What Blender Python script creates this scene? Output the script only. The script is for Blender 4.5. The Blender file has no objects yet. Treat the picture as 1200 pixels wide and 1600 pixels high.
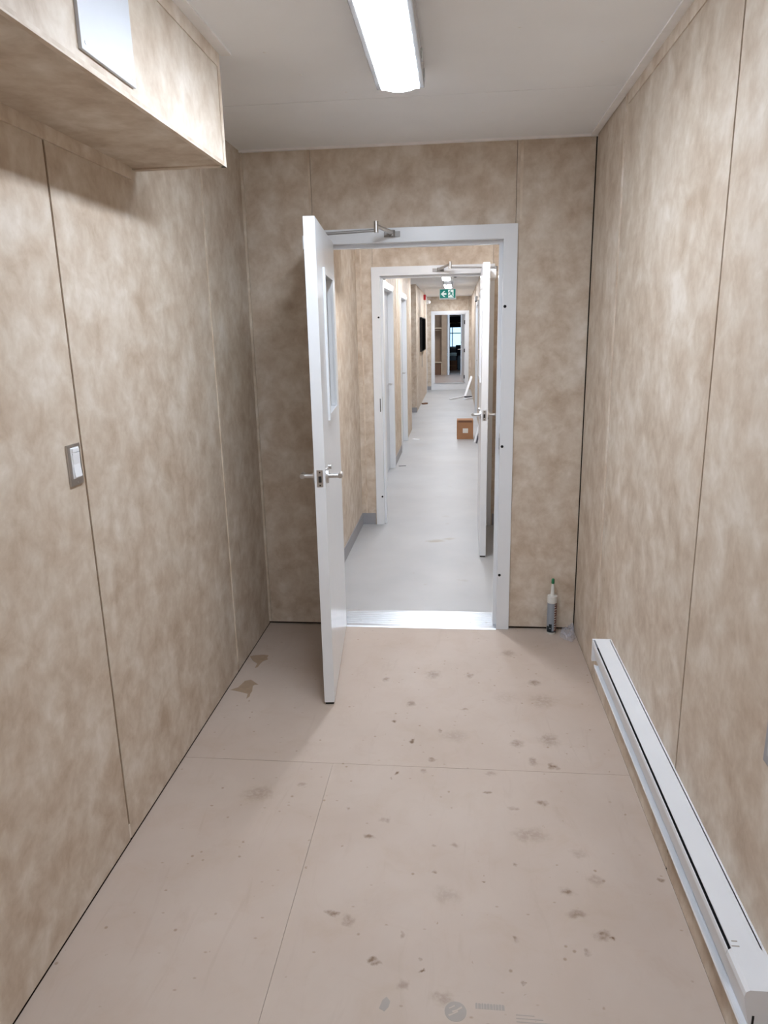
import bpy, bmesh, math, random
from mathutils import Vector, Matrix
random.seed(7)

# ------------------------------------------------------------------ camera, world, exposure
scene = bpy.context.scene
COL = scene.collection
cam_data = bpy.data.cameras.new('camera')
cam_data.sensor_fit = 'HORIZONTAL'; cam_data.sensor_width = 36.0
cam_data.lens = 36.0 * 1111.17 / 1200.0
cam_data.clip_start = 0.05; cam_data.clip_end = 200
cam = bpy.data.objects.new('camera', cam_data); COL.objects.link(cam)
_r = Vector((0.99479435, 0.09982863, -0.02045575))
_u = Vector((-0.00491398, 0.24749885, 0.96887573))
_f = Vector((-0.10178431, 0.96373158, -0.24670101))
cam.matrix_world = Matrix(((_r.x, _u.x, -_f.x, 0), (_r.y, _u.y, -_f.y, 0), (_r.z, _u.z, -_f.z, 1.6289), (0, 0, 0, 1)))
scene.camera = cam

world = bpy.data.worlds.new('world'); scene.world = world; world.use_nodes = True
bg = world.node_tree.nodes['Background']
bg.inputs[0].default_value = (0.50, 0.74, 1.0, 1); bg.inputs[1].default_value = 2.2

vs = scene.view_settings
vs.view_transform = 'Standard'; vs.look = 'None'; vs.exposure = 0.0; vs.gamma = 1.0
vs.use_curve_mapping = False
scene.cycles.diffuse_bounces = 6

LAMP = 53.0            # radiance of the ceiling lamp diffusers
LAMP_COL = (0.90, 1.0, 1.13)

# ------------------------------------------------------------------ materials
def srgb(r, g, b):
    def c(v):
        v /= 255.0
        return v / 12.92 if v <= 0.04045 else ((v + 0.055) / 1.055) ** 2.4
    return (c(r), c(g), c(b), 1)

def new_mat(name):
    m = bpy.data.materials.new(name); m.use_nodes = True
    nt = m.node_tree
    return m, nt, nt.nodes['Principled BSDF']

def N(nt, typ, **kw):
    n = nt.nodes.new(typ)
    for k, v in kw.items(): setattr(n, k, v)
    return n

def ramp(nt, fac, stops):
    r = N(nt, 'ShaderNodeValToRGB')
    el = r.color_ramp.elements
    el[0].position, el[0].color = stops[0]
    el[1].position, el[1].color = stops[-1]
    for p, c in stops[1:-1]:
        e = el.new(p); e.color = c
    nt.links.new(fac, r.inputs[0])
    return r.outputs[0]

def mathn(nt, op, a, b=None, clamp=False):
    n = N(nt, 'ShaderNodeMath', operation=op); n.use_clamp = clamp
    for i, v in enumerate((a, b)):
        if v is None: continue
        if isinstance(v, (int, float)): n.inputs[i].default_value = v
        else: nt.links.new(v, n.inputs[i])
    return n.outputs[0]

def mixc(nt, fac, a, b, mode='MIX'):
    n = N(nt, 'ShaderNodeMix', data_type='RGBA', blend_type=mode)
    n.clamp_factor = True
    if isinstance(fac, (int, float)): n.inputs[0].default_value = fac
    else: nt.links.new(fac, n.inputs[0])
    for i, v in ((6, a), (7, b)):
        if isinstance(v, tuple): n.inputs[i].default_value = v
        else: nt.links.new(v, n.inputs[i])
    return n.outputs[2]

def noise(nt, vec, scale, detail=3, rough=0.55, dist=0.0):
    n = N(nt, 'ShaderNodeTexNoise')
    n.inputs['Scale'].default_value = scale; n.inputs['Detail'].default_value = detail
    n.inputs['Roughness'].default_value = rough; n.inputs['Distortion'].default_value = dist
    nt.links.new(vec, n.inputs['Vector'])
    return n.outputs[0]

def bump(nt, b, h, strength, dist=0.002):
    n = N(nt, 'ShaderNodeBump'); n.inputs['Strength'].default_value = strength; n.inputs['Distance'].default_value = dist
    nt.links.new(h, n.inputs['Height']); nt.links.new(n.outputs[0], b.inputs['Normal'])

def plain(name, col, rough=0.5, metal=0.0, var=0.04, scale=12.0, coat=0.0, spec=None):
    """a painted or moulded surface with faint tonal variation and relief"""
    m, nt, b = new_mat(name)
    g = N(nt, 'ShaderNodeNewGeometry')
    n = noise(nt, g.outputs['Position'], scale, 4)
    lo = tuple(c * (1 - var) for c in col[:3]) + (1,)
    hi = tuple(min(1, c * (1 + var)) for c in col[:3]) + (1,)
    nt.links.new(ramp(nt, n, [(0.3, lo), (0.7, hi)]), b.inputs['Base Color'])
    b.inputs['Roughness'].default_value = rough; b.inputs['Metallic'].default_value = metal
    if coat: b.inputs['Coat Weight'].default_value = coat
    if spec is not None: b.inputs['Specular IOR Level'].default_value = spec
    return m

def vinyl(name, tint=(1, 1, 1)):
    """beige suede-look vinyl facing of the wall boards"""
    m, nt, b = new_mat(name)
    g = N(nt, 'ShaderNodeNewGeometry'); oi = N(nt, 'ShaderNodeObjectInfo')
    off = N(nt, 'ShaderNodeVectorMath', operation='MULTIPLY_ADD')
    nt.links.new(oi.outputs['Random'], off.inputs[0]); off.inputs[1].default_value = (17, 23, 31)
    nt.links.new(g.outputs['Position'], off.inputs[2])
    v = off.outputs[0]
    sq = N(nt, 'ShaderNodeVectorMath', operation='MULTIPLY'); nt.links.new(v, sq.inputs[0]); sq.inputs[1].default_value = (1, 1, 0.95)
    n1 = noise(nt, sq.outputs[0], 10.5, 4, 0.6, 0.3)
    n2 = noise(nt, sq.outputs[0], 5.0, 3, 0.5, 0.2)
    n3 = noise(nt, sq.outputs[0], 40.0, 3, 0.6, 0.4)
    f = mathn(nt, 'MULTIPLY', n1, 0.60)
    f = mathn(nt, 'ADD', f, mathn(nt, 'MULTIPLY', n2, 0.28))
    f = mathn(nt, 'ADD', f, mathn(nt, 'MULTIPLY', n3, 0.12))
    def t(c): return (c[0] * tint[0], c[1] * tint[1], c[2] * tint[2], 1)
    c = ramp(nt, f, [(0.34, t(srgb(176, 157, 137))), (0.46, t(srgb(193, 177, 159))), (0.54, t(srgb(203, 190, 174))), (0.66, t(srgb(217, 207, 195)))])
    nt.links.new(c, b.inputs['Base Color'])
    b.inputs['Roughness'].default_value = 0.55
    b.inputs['Specular IOR Level'].default_value = 0.35
    bump(nt, b, n3, 0.08, 0.001)
    return m

def add_spots(nt, pos, spots, warp_scale, warp_amt):
    """sum of irregular dirt spots (x, y, rx, ry, strength) on the floor plane"""
    wn = N(nt, 'ShaderNodeTexNoise'); wn.inputs['Scale'].default_value = warp_scale; wn.inputs['Detail'].default_value = 4
    nt.links.new(pos, wn.inputs['Vector'])
    w = N(nt, 'ShaderNodeVectorMath', operation='MULTIPLY_ADD')
    nt.links.new(wn.outputs['Color'], w.inputs[0]); w.inputs[1].default_value = (warp_amt, warp_amt, 0)
    nt.links.new(pos, w.inputs[2])
    s = N(nt, 'ShaderNodeVectorMath', operation='SUBTRACT'); nt.links.new(w.outputs[0], s.inputs[0]); s.inputs[1].default_value = (warp_amt / 2, warp_amt / 2, 0)
    total = None
    rn = random.Random(11)
    for (x, y, rx, ry, st) in spots:
        rx *= rn.uniform(.75, 1.5); ry *= rn.uniform(.7, 1.2)
        d = N(nt, 'ShaderNodeVectorMath', operation='SUBTRACT'); nt.links.new(s.outputs[0], d.inputs[0]); d.inputs[1].default_value = (x, y, 0)
        k = N(nt, 'ShaderNodeVectorMath', operation='MULTIPLY'); nt.links.new(d.outputs[0], k.inputs[0]); k.inputs[1].default_value = (1 / rx, 1 / ry, 0)
        l = N(nt, 'ShaderNodeVectorMath', operation='LENGTH'); nt.links.new(k.outputs[0], l.inputs[0])
        mr = N(nt, 'ShaderNodeMapRange', interpolation_type='SMOOTHSTEP')
        nt.links.new(l.outputs['Value'], mr.inputs[0])
        mr.inputs[1].default_value = 0.15; mr.inputs[2].default_value = 0.95; mr.inputs[3].default_value = st; mr.inputs[4].default_value = 0
        total = mr.outputs[0] if total is None else mathn(nt, 'MAXIMUM', total, mr.outputs[0])
    return total

SPOTS = [(-0.177,2.584,.0138,.0155,1),(-0.266,2.736,.0144,.0169,1),(-0.201,2.888,.0269,.0329,.6),(-0.336,3.111,.0286,.0371,.6),(-0.11,3.171,.045,.059,.4),(0.07,3.168,.0289,.0379,.5),(-0.067,2.674,.0141,.0163,.5),(0.039,2.847,.0177,.0214,.5),(0.116,2.268,.0126,.0129,.9),(-0.224,2.363,.0104,.011,1),(-0.242,2.322,.0103,.0107,1),(-0.567,2.264,.0231,.0242,.35),(0.373,2.446,.0347,.0378,.8),(0.299,2.474,.0348,.0382,.5),(0.379,2.631,.0561,.0644,.4),(0.248,2.594,.036,.0407,.5),(0.37,3.115,.0318,.0414,.6),(0.268,3.427,.0479,.0671,.4),(0.204,2.192,.0173,.0174,.6),(0.303,2.227,.0225,.023,.6),(-0.092,2.46,.0159,.0173,.5),(-0.121,2.387,.0234,.025,.4),(0.133,2.388,.0261,.0278,.3),(-0.005,2.634,.0613,.0699,.2),(-0.24,2.098,.0216,.0212,.5),(-0.376,2.146,.0122,.0123,.7),(-0.286,2.008,.0211,.0202,.7),(-0.349,1.68,.0192,.0167,.8),(-0.303,1.659,.0338,.0292,.4),(-0.214,1.529,.0182,.015,.8),(-0.129,1.461,.0316,.0255,.4),(0.332,1.813,.0155,.014,.8),(0.332,1.813,.0399,.0361,.25),(0.194,1.921,.0182,.0169,.6),(0.246,2.054,.0664,.0643,.3),(0.408,1.66,.0298,.0259,.7),(0.432,1.651,.0127,.0111,1),(0.355,1.601,.0208,.0177,.5),(0.169,1.634,.0167,.0142,.6),(0.178,1.497,.012,.0098,.9),(0.349,1.731,.026,.023,.5),(-0.063,1.866,.0112,.0102,.6),(0.086,1.84,.0089,.008,1),(-0.079,1.509,.008,.0065,1),(-0.096,1.547,.0101,.0084,.8),(-0.024,1.773,.0694,.0615,.22),(0,1.987,.0208,.0197,.4),(-0.067,1.982,.0185,.0175,.4),(-0.144,1.616,.0186,.0158,.4),(0.393,1.976,.042,.0401,.25),(0.424,1.869,.0362,.0336,.3),(-0.713,2.204,.0612,.0638,.3),(-0.032,1.435,.0352,.0281,.35),(0.263,2.071,.0524,.0511,.25),(0.389,2.948,.0671,.0838,.25),(0.225,2.967,.0916,.1144,.15),(0.62,1.886,.0116,.011,.7)]
SPOTS_CORRIDOR = [(-.17,5.446,.10,.06,1.0),(-.07,5.50,.05,.05,.8),(0.05,4.526,.0433,.0383,.35),(-.207,4.44,.0256,.0223,.4),(-.301,4.667,.0178,.0163,.3),(-.081,7.483,.0414,.0583,.4),(-.075,5.971,.0334,.0381,.4),(-.095,6.212,.0463,.0547,.3),(.024,8.931,.18,.2,.15),(-.553,10.348,.1322,.2552,.2),(-.259,11.915,.1083,.2397,.2),(-.714,11.63,.0635,.1376,.3),(-.194,15.064,.2455,.6847,.15),(-.631,12.959,.1177,.2833,.15)]

def subfloor():
    m, nt, b = new_mat('bare_floor_board')
    g = N(nt, 'ShaderNodeNewGeometry'); P = g.outputs['Position']
    n1 = noise(nt, P, 2.2, 4, 0.55, 0.3)
    st = N(nt, 'ShaderNodeVectorMath', operation='MULTIPLY'); nt.links.new(P, st.inputs[0]); st.inputs[1].default_value = (1, 0.35, 1)
    n2 = noise(nt, st.outputs[0], 38, 4, 0.6, 0.4)
    n3 = noise(nt, P, 7, 5, 0.65, 0.6)
    base = ramp(nt, n1, [(0.3, srgb(181, 165, 152)), (0.7, srgb(192, 178, 167))])
    c = mixc(nt, mathn(nt, 'MULTIPLY', n2, 0.10), base, srgb(170, 150, 132))
    grime = ramp(nt, n3, [(0.50, (0, 0, 0, 1)), (0.72, (1, 1, 1, 1))])
    c = mixc(nt, mathn(nt, 'MULTIPLY', grime, 0.24), c, srgb(168, 146, 124))
    # small scattered flecks
    vo = N(nt, 'ShaderNodeTexVoronoi'); vo.inputs['Scale'].default_value = 17; nt.links.new(P, vo.inputs['Vector'])
    fl = N(nt, 'ShaderNodeMapRange'); nt.links.new(vo.outputs['Distance'], fl.inputs[0])
    fl.inputs[1].default_value = 0.05; fl.inputs[2].default_value = 0.11; fl.inputs[3].default_value = 0.75; fl.inputs[4].default_value = 0
    keep = mathn(nt, 'GREATER_THAN', n3, 0.50)
    v2 = N(nt, 'ShaderNodeTexVoronoi'); v2.inputs['Scale'].default_value = 34
    el = N(nt, 'ShaderNodeVectorMath', operation='MULTIPLY'); nt.links.new(P, el.inputs[0]); el.inputs[1].default_value = (0.7, 1.15, 1); nt.links.new(el.outputs[0], v2.inputs['Vector'])
    f2 = N(nt, 'ShaderNodeMapRange'); nt.links.new(v2.outputs['Distance'], f2.inputs[0])
    f2.inputs[1].default_value = 0.05; f2.inputs[2].default_value = 0.16; f2.inputs[3].default_value = 0.6; f2.inputs[4].default_value = 0
    sx_ = N(nt, 'ShaderNodeSeparateColor'); nt.links.new(v2.outputs['Color'], sx_.inputs[0])
    few = mathn(nt, 'GREATER_THAN', sx_.outputs[0], 0.86)
    c = mixc(nt, mathn(nt, 'MULTIPLY', f2.outputs[0], few), c, srgb(150, 128, 108))
    st3 = N(nt, 'ShaderNodeVectorMath', operation='MULTIPLY'); nt.links.new(P, st3.inputs[0]); st3.inputs[1].default_value = (7, 1.3, 1)
    sm = ramp(nt, noise(nt, st3.outputs[0], 2.0, 4, 0.6, 1.5), [(0.58, (0, 0, 0, 1)), (0.75, (1, 1, 1, 1))])
    c = mixc(nt, mathn(nt, 'MULTIPLY', sm, 0.22), c, srgb(160, 142, 126))
    c = mixc(nt, mathn(nt, 'MULTIPLY', fl.outputs[0], keep), c, srgb(146, 124, 104))
    sp = add_spots(nt, P, SPOTS, 34, 0.045)
    brk = ramp(nt, noise(nt, P, 60, 3, 0.6), [(0.36, (0.35, 0.35, 0.35, 1)), (0.56, (1, 1, 1, 1))])
    sp = mathn(nt, 'MULTIPLY', sp, brk)
    c = mixc(nt, mathn(nt, 'MULTIPLY', sp, 1.1, True), c, srgb(112, 86, 62))
    nt.links.new(c, b.inputs['Base Color'])
    b.inputs['Roughness'].default_value = 0.5; b.inputs['Specular IOR Level'].default_value = 0.3
    bump(nt, b, n2, 0.06, 0.001)
    return m

def corridor_vinyl():
    m, nt, b = new_mat('pale_sheet_flooring')
    g = N(nt, 'ShaderNodeNewGeometry'); P = g.outputs['Position']
    n1 = noise(nt, P, 1.7, 4); n2 = noise(nt, P, 9, 5, 0.65, 0.5)
    c = ramp(nt, n1, [(0.3, srgb(164, 165, 167)), (0.7, srgb(176, 177, 178))])
    gr = ramp(nt, n2, [(0.55, (0, 0, 0, 1)), (0.8, (1, 1, 1, 1))])
    c = mixc(nt, mathn(nt, 'MULTIPLY', gr, 0.18), c, srgb(172, 165, 155))
    sp = add_spots(nt, P, SPOTS_CORRIDOR, 14, 0.10)
    c = mixc(nt, mathn(nt, 'MULTIPLY', sp, 0.8, True), c, srgb(150, 138, 122))
    nt.links.new(c, b.inputs['Base Color'])
    b.inputs['Roughness'].default_value = 0.44
    return m

def plank_floor():
    m, nt, b = new_mat('wood_look_floor')
    g = N(nt, 'ShaderNodeNewGeometry')
    st = N(nt, 'ShaderNodeVectorMath', operation='MULTIPLY'); nt.links.new(g.outputs['Position'], st.inputs[0]); st.inputs[1].default_value = (1.2, 14, 1)
    n = noise(nt, st.outputs[0], 2.5, 4, 0.6, 0.5)
    nt.links.new(ramp(nt, n, [(0.3, srgb(160, 140, 128)), (0.7, srgb(206, 190, 180))]), b.inputs['Base Color'])
    b.inputs['Roughness'].default_value = 0.4
    return m

def emitter(name, col, strength, base=(0.8, 0.8, 0.8, 1)):
    m, nt, b = new_mat(name)
    b.inputs['Base Color'].default_value = base
    b.inputs['Emission Color'].default_value = col + (1,)
    b.inputs['Emission Strength'].default_value = strength
    return m

def glass_pane(name, tint=(0.9, 0.95, 0.95, 1)):
    m, nt, b = new_mat(name)
    out = nt.nodes['Material Output']; nt.nodes.remove(b)
    t = N(nt, 'ShaderNodeBsdfTransparent'); t.inputs[0].default_value = tint
    gl = N(nt, 'ShaderNodeBsdfGlossy'); gl.inputs['Roughness'].default_value = 0.03
    fr = N(nt, 'ShaderNodeFresnel'); fr.inputs[0].default_value = 1.5
    mx = N(nt, 'ShaderNodeMixShader')
    nt.links.new(fr.outputs[0], mx.inputs[0]); nt.links.new(t.outputs[0], mx.inputs[1]); nt.links.new(gl.outputs[0], mx.inputs[2])
    nt.links.new(mx.outputs[0], out.inputs[0])
    return m

def clear_film():
    m, nt, b = new_mat('crumpled_clear_film')
    out = nt.nodes['Material Output']
    t = N(nt, 'ShaderNodeBsdfTransparent'); t.inputs[0].default_value = (0.93, 0.93, 0.95, 1)
    b.inputs['Base Color'].default_value = (0.75, 0.74, 0.78, 1); b.inputs['Roughness'].default_value = 0.15
    mx = N(nt, 'ShaderNodeMixShader'); mx.inputs[0].default_value = 0.30
    nt.links.new(t.outputs[0], mx.inputs[1]); nt.links.new(b.outputs[0], mx.inputs[2]); nt.links.new(mx.outputs[0], out.inputs[0])
    return m

M = dict(
    vinyl=vinyl('beige_vinyl_board'),
    vinyl_trim=vinyl('beige_vinyl_trim', (1.08, 1.08, 1.08)),
    gap=plain('dark_backing', srgb(52, 40, 30), 0.9),
    ceil=plain('ceiling_board', srgb(240, 241, 243), 0.6, var=0.02, scale=3),
    ceil_trim=plain('ceiling_trim', srgb(240, 238, 237), 0.45),
    floor=subfloor(), vfloor=corridor_vinyl(), wfloor=plank_floor(),
    white=plain('white_enamel', srgb(226, 229, 233), 0.28, var=0.012, coat=0.2),
    heater=plain('heater_enamel', srgb(222, 224, 228), 0.35, var=0.012),
    panelwhite=plain('white_cover', srgb(236, 239, 243), 0.45, var=0.01),
    steel=plain('satin_steel', (0.56, 0.55, 0.54, 1), 0.33, 1.0),
    alu=plain('aluminium', (0.60, 0.62, 0.65, 1), 0.36, 1.0, var=0.03, scale=40),
    plate=plain('steel_cover_plate', (0.48, 0.45, 0.43, 1), 0.35, 1.0),
    base=plain('grey_cove_base', srgb(150, 150, 154), 0.5),
    black=plain('black_plastic', srgb(22, 22, 24), 0.5, spec=0.25),
    hingeblack=plain('black_hinge', srgb(46, 44, 42), 0.45, 0.3),
    card=plain('cardboard', srgb(164, 120, 86), 0.8, var=0.06, scale=9),
    carddark=plain('cardboard_brown', srgb(118, 84, 62), 0.8, var=0.06, scale=9),
    paper=plain('paper_label', srgb(225, 222, 214), 0.6),
    plastic=plain('white_plastic', srgb(232, 234, 238), 0.35, var=0.01),
    rail=plain('lamp_side_rail', srgb(186, 188, 192), 0.2),
    cover=plain('white_steel_cover', srgb(202, 206, 213), 0.5, var=0.01),
    joint=plain('brown_joint', srgb(128, 104, 82), 0.7),
    bead=vinyl('pale_bead', (1.1, 1.12, 1.14)),
    dullsteel=plain('dull_steel', (0.36, 0.35, 0.34, 1), 0.6, 1.0),
    lens=emitter('lit_diffuser', LAMP_COL, LAMP),
    lens_vestibule=emitter('lit_vestibule_diffuser', (0.96, 1.0, 1.07), LAMP * 3.5),
    lens_corridor=emitter('lit_corridor_diffuser', (0.96, 1.0, 1.07), LAMP * 0.95),
    glass=glass_pane('window_glass'),
    film=clear_film(),
    green=emitter('sign_green', (0.0, 0.25, 0.21), 0.55, srgb(0, 90, 80)),
    signwhite=emitter('sign_white', (0.85, 1.0, 0.97), 0.6, (0.4, 0.4, 0.4, 1)),
    red=plain('red_plastic', srgb(190, 40, 50), 0.4),
    tube=plain('tube_white', srgb(214, 213, 208), 0.4),
    tubegrey=plain('tube_label_grey', srgb(146, 152, 160), 0.4),
    tubedark=plain('tube_emblem', srgb(18, 34, 42), 0.4),
    tubered=plain('tube_side_print', srgb(120, 78, 66), 0.5),
    tubegreen=plain('green_cap', srgb(40, 122, 82), 0.4),
    ink=plain('grey_ink', srgb(161, 153, 146), 0.6),
    wood=plain('wood_veneer', srgb(178, 150, 124), 0.5, var=0.08, scale=5),
    woodlight=plain('pale_wood_edge', srgb(214, 190, 160), 0.5),
    walltan=plain('plain_tan_wall', srgb(176, 156, 138), 0.6),
    navy=plain('navy_fabric', srgb(32, 36, 52), 0.8),
    bluegrey=plain('blue_grey_plastic', srgb(92, 116, 136), 0.4),
    cyan=plain('pale_blue_lid', srgb(190, 226, 236), 0.3),
    darkgrey=plain('dark_grey_plastic', srgb(70, 72, 80), 0.5),
    screen=plain('black_matt', srgb(9, 9, 10), 0.9, spec=0.0),
    greydoor=plain('pale_grey_door', srgb(196, 202, 210), 0.35, var=0.015),
    shade=plain('black_blind', srgb(22, 22, 30), 0.7),
    stain=plain('scraped_glue', srgb(156, 134, 112), 0.7, var=0.10, scale=30),
    bluefr=plain('dark_window_frame', srgb(60, 92, 112), 0.4),
)

# ------------------------------------------------------------------ mesh helpers
class MB:
    def __init__(s): s.bm = bmesh.new()
    def box(s, x0, x1, y0, y1, z0, z1, bev=0.0):
        r = bmesh.ops.create_cube(s.bm, size=1.0)
        vs_ = r['verts']
        for v in vs_:
            v.co = Vector(((x0 + x1) / 2 + v.co.x * (x1 - x0), (y0 + y1) / 2 + v.co.y * (y1 - y0), (z0 + z1) / 2 + v.co.z * (z1 - z0)))
        if bev:
            ed = set(e for v in vs_ for e in v.link_edges)
            bmesh.ops.bevel(s.bm, geom=list(ed), offset=bev, segments=2, affect='EDGES', profile=0.7)
        return s
    def cyl(s, p0, p1, r0, r1=None, n=16):
        r1 = r0 if r1 is None else r1
        p0, p1 = Vector(p0), Vector(p1)
        d = (p1 - p0); q = d.to_track_quat('Z', 'Y').to_matrix().to_4x4()
        mt = Matrix.Translation((p0 + p1) / 2) @ q
        bmesh.ops.create_cone(s.bm, cap_ends=True, segments=n, radius1=r0, radius2=r1, depth=d.length, matrix=mt)
        return s
    def prism(s, pts, axis, a, b):
        """extrude a polygon; axis 'x': pts=(y,z), 'y': pts=(x,z), 'z': pts=(x,y)"""
        def mk(p, t):
            return {'x': (t, p[0], p[1]), 'y': (p[0], t, p[1]), 'z': (p[0], p[1], t)}[axis]
        A = [s.bm.verts.new(mk(p, a)) for p in pts]; B = [s.bm.verts.new(mk(p, b)) for p in pts]
        fs = [s.bm.faces.new(A), s.bm.faces.new(B[::-1])]
        n = len(pts)
        for i in range(n): fs.append(s.bm.faces.new((A[i], B[i], B[(i + 1) % n], A[(i + 1) % n])))
        bmesh.ops.recalc_face_normals(s.bm, faces=fs)
        return s
    def lathe(s, prof, c, n=24):
        rings = []
        for r, z in prof:
            rings.append([s.bm.verts.new((c[0] + r * math.cos(2 * math.pi * k / n), c[1] + r * math.sin(2 * math.pi * k / n), c[2] + z)) for k in range(n)])
        for a, b in zip(rings, rings[1:]):
            for k in range(n): s.bm.faces.new((a[k], a[(k + 1) % n], b[(k + 1) % n], b[k]))
        s.bm.faces.new(rings[0][::-1]); s.bm.faces.new(rings[-1])
        return s
    def patch(s, c, r, a0, a1, z0, z1, t=0.0006, n=8):
        """thin curved label on a cylinder"""
        ri, ro = r, r + t
        pts = [(c[0] + ri * math.cos(a0 + (a1 - a0) * k / n), c[1] + ri * math.sin(a0 + (a1 - a0) * k / n)) for k in range(n + 1)]
        pts += [(c[0] + ro * math.cos(a1 + (a0 - a1) * k / n), c[1] + ro * math.sin(a1 + (a0 - a1) * k / n)) for k in range(n + 1)]
        return s.prism(pts, 'z', c[2] + z0, c[2] + z1)
    def xf(s, mat): bmesh.ops.transform(s.bm, matrix=mat, verts=s.bm.verts); return s

WM = {}   # world matrices of parents
def tag(o, label=None, cat=None, group=None, kind=None):
    if label: o['label'] = label
    if cat: o['category'] = cat
    if group: o['group'] = group
    if kind: o['kind'] = kind
    return o

def empty(name, loc, rz=0.0, **kw):
    o = bpy.data.objects.new(name, None); COL.objects.link(o)
    o.location = loc; o.rotation_euler = (0, 0, rz); o.empty_display_size = 0.1
    WM[o.name] = Matrix.Translation(loc) @ Matrix.Rotation(rz, 4, 'Z')
    return tag(o, **kw)

def build(name, mb, mat, parent=None, local=False, smooth=False, **kw):
    """one mesh object; coordinates are world ones unless local=True (then the parent's)"""
    bm = mb.bm
    if parent is not None and not local:
        bmesh.ops.transform(bm, matrix=WM[parent.name].inverted(), verts=bm.verts)
    xs = [v.co for v in bm.verts]
    lo = Vector((min(v.x for v in xs), min(v.y for v in xs), min(v.z for v in xs)))
    hi = Vector((max(v.x for v in xs), max(v.y for v in xs), max(v.z for v in xs)))
    o0 = Vector(((lo.x + hi.x) / 2, (lo.y + hi.y) / 2, lo.z))
    bmesh.ops.translate(bm, verts=bm.verts, vec=-o0)
    me = bpy.data.meshes.new(name); bm.to_mesh(me); bm.free()
    me.materials.append(M[mat])
    if smooth:
        me.polygons.foreach_set('use_smooth', [True] * len(me.polygons))
    o = bpy.data.objects.new(name, me); COL.objects.link(o)
    o.location = o0
    if parent is not None: o.parent = parent
    WM[o.name] = (WM[parent.name] if parent is not None else Matrix()) @ Matrix.Translation(o0)
    if smooth:
        md = o.modifiers.new('edge', 'EDGE_SPLIT'); md.split_angle = math.radians(40)
    return tag(o, **kw)

def S(label, cat): return dict(label=label, cat=cat, kind='structure')

# ------------------------------------------------------------------ dimensions (metres)
H = 2.5
XL, XR = -1.074, 0.6485        # entry room side walls
YB = -2.4                      # wall behind the viewpoint
D1, D1b = 3.747, 3.955         # wall with the first door
VL, VR = -0.815, 0.6485        # vestibule side walls
D2, D2b = 5.936, 6.10          # wall with the second door
CL, CR = -0.762, 0.372         # corridor side walls
D3, D3b = 20.2, 20.35          # end wall of the corridor
T = 0.012                      # facing board thickness
FZ = 0.18                      # raised floor beyond the third door

# ------------------------------------------------------------------ ENTRY ROOM shell
fl = build('floor', MB().box(XL - .05, XR + .05, YB, D1 + .02, -0.10, -0.012), 'gap', **S('bare board floor of the entry room', 'floor'))
for (x0, x1, y0, y1) in [(XL, XR, 2.4108, D1 + .02), (XL, -0.4755, -0.03, 2.4092), (-0.4745, XR, -0.03, 2.4092), (XL, XR, YB, -0.033)]:
    build('floor_panel', MB().box(x0, x1, y0, y1, -0.012, 0.0), 'floor', fl)

def side_wall(name, x, sgn, y0, y1, seams, label, z0=0.010):
    """sgn +1: faces +x. A dark backing, one board per bay"""
    a, b = sorted((x - sgn * T, x - sgn * (T + .10)))
    w = build(name, MB().box(a, b, y0, y1, -0.02, H + .02), 'gap', **S(label, 'wall'))
    ys = [y0] + list(seams) + [y1]
    for p, q in zip(ys, ys[1:]):
        g = 0.005
        a, b = sorted((x, x - sgn * T))
        build('wall_panel', MB().box(a, b, p + g, q - g, z0, H), 'vinyl', w)
    for y in seams:
        a, b = sorted((x - sgn * .004, x - sgn * T))
        build('joint_strip', MB().box(a, b, y - .0051, y + .0051, z0, H), 'joint', w)
    return w

SE = [-1.7, -0.49, 0.72, 1.930, 3.138]
wl = side_wall('wall_left', XL, 1, YB, D1, SE, 'beige mottled vinyl wall on the left with the light switch', z0=.007)
wr = side_wall('wall_right', XR, -1, YB, D1, SE, 'beige mottled vinyl wall on the right above the white heater', z0=.002)
def batten(parent, x, sgn, y, z0=0.06, z1=H, w=0.016, t=0.005, mat='bead'):
    a, b = sorted((x, x + sgn * t))
    build('batten', MB().box(a, b, y - w / 2, y + w / 2, z0, z1), mat, parent)
def filler(parent, x, sgn, y, z1=0.06):
    a, b = sorted((x, x - sgn * T))
    build('joint_filler', MB().box(a, b, y - .0052, y + .0052, 0.010, z1), 'vinyl', parent)
for w, x, s in ((wl, XL, 1), (wr, XR, -1)):
    batten(w, x, s, 3.138)
    for y in (1.930, .72): filler(w, x, s, y)
batten(wl, XL, 1, D1 - .006, 0.02, H, 0.011, 0.012)
# strips along the top of the right wall
build('top_strip', MB().box(XR - .004, XR, YB, 3.10, 2.452, H), 'vinyl_trim', wr)
# wall behind the viewpoint
wb = build('wall_rear', MB().box(XL - .1, XR + .1, YB - .1, YB, -.02, H + .02), 'vinyl', **S('beige vinyl wall behind the viewpoint', 'wall'))

def door_wall(name, y0, y1, x0, x1, ox0, ox1, otop, label, zb=0.014, mats=('vinyl', 'vinyl'), gapL=0.0, gapR=0.0, split=True):
    """cross wall with a door opening: backing + boards on both faces"""
    m = MB()
    m.box(x0 - .08, ox0, y0 + T, y1 - T, -.02, H + .02)
    m.box(ox1, x1 + .08, y0 + T, y1 - T, -.02, H + .02)
    m.box(ox0, ox1, y0 + T, y1 - T, otop, H + .02)
    w = build(name, m, 'gap', **S(label, 'wall'))
    g = .002
    for k, (ya, yb) in enumerate(((y0, y0 + T), (y1 - T, y1))):
        build('wall_panel', MB().box(x0 + gapL, ox0 - g, ya, yb, zb, H), mats[k], w)
        build('wall_panel', MB().box(ox1 + g, x1 - gapR, ya, yb, zb, H), mats[k], w)
        build('wall_panel', MB().box(ox0, ox1, ya, yb, otop, H), mats[k], w)
    return w
F1 = (-0.735, 0.290); F2 = (-0.690, 0.288); F3 = (-0.725, 0.307)
FT = 2.122
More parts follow.
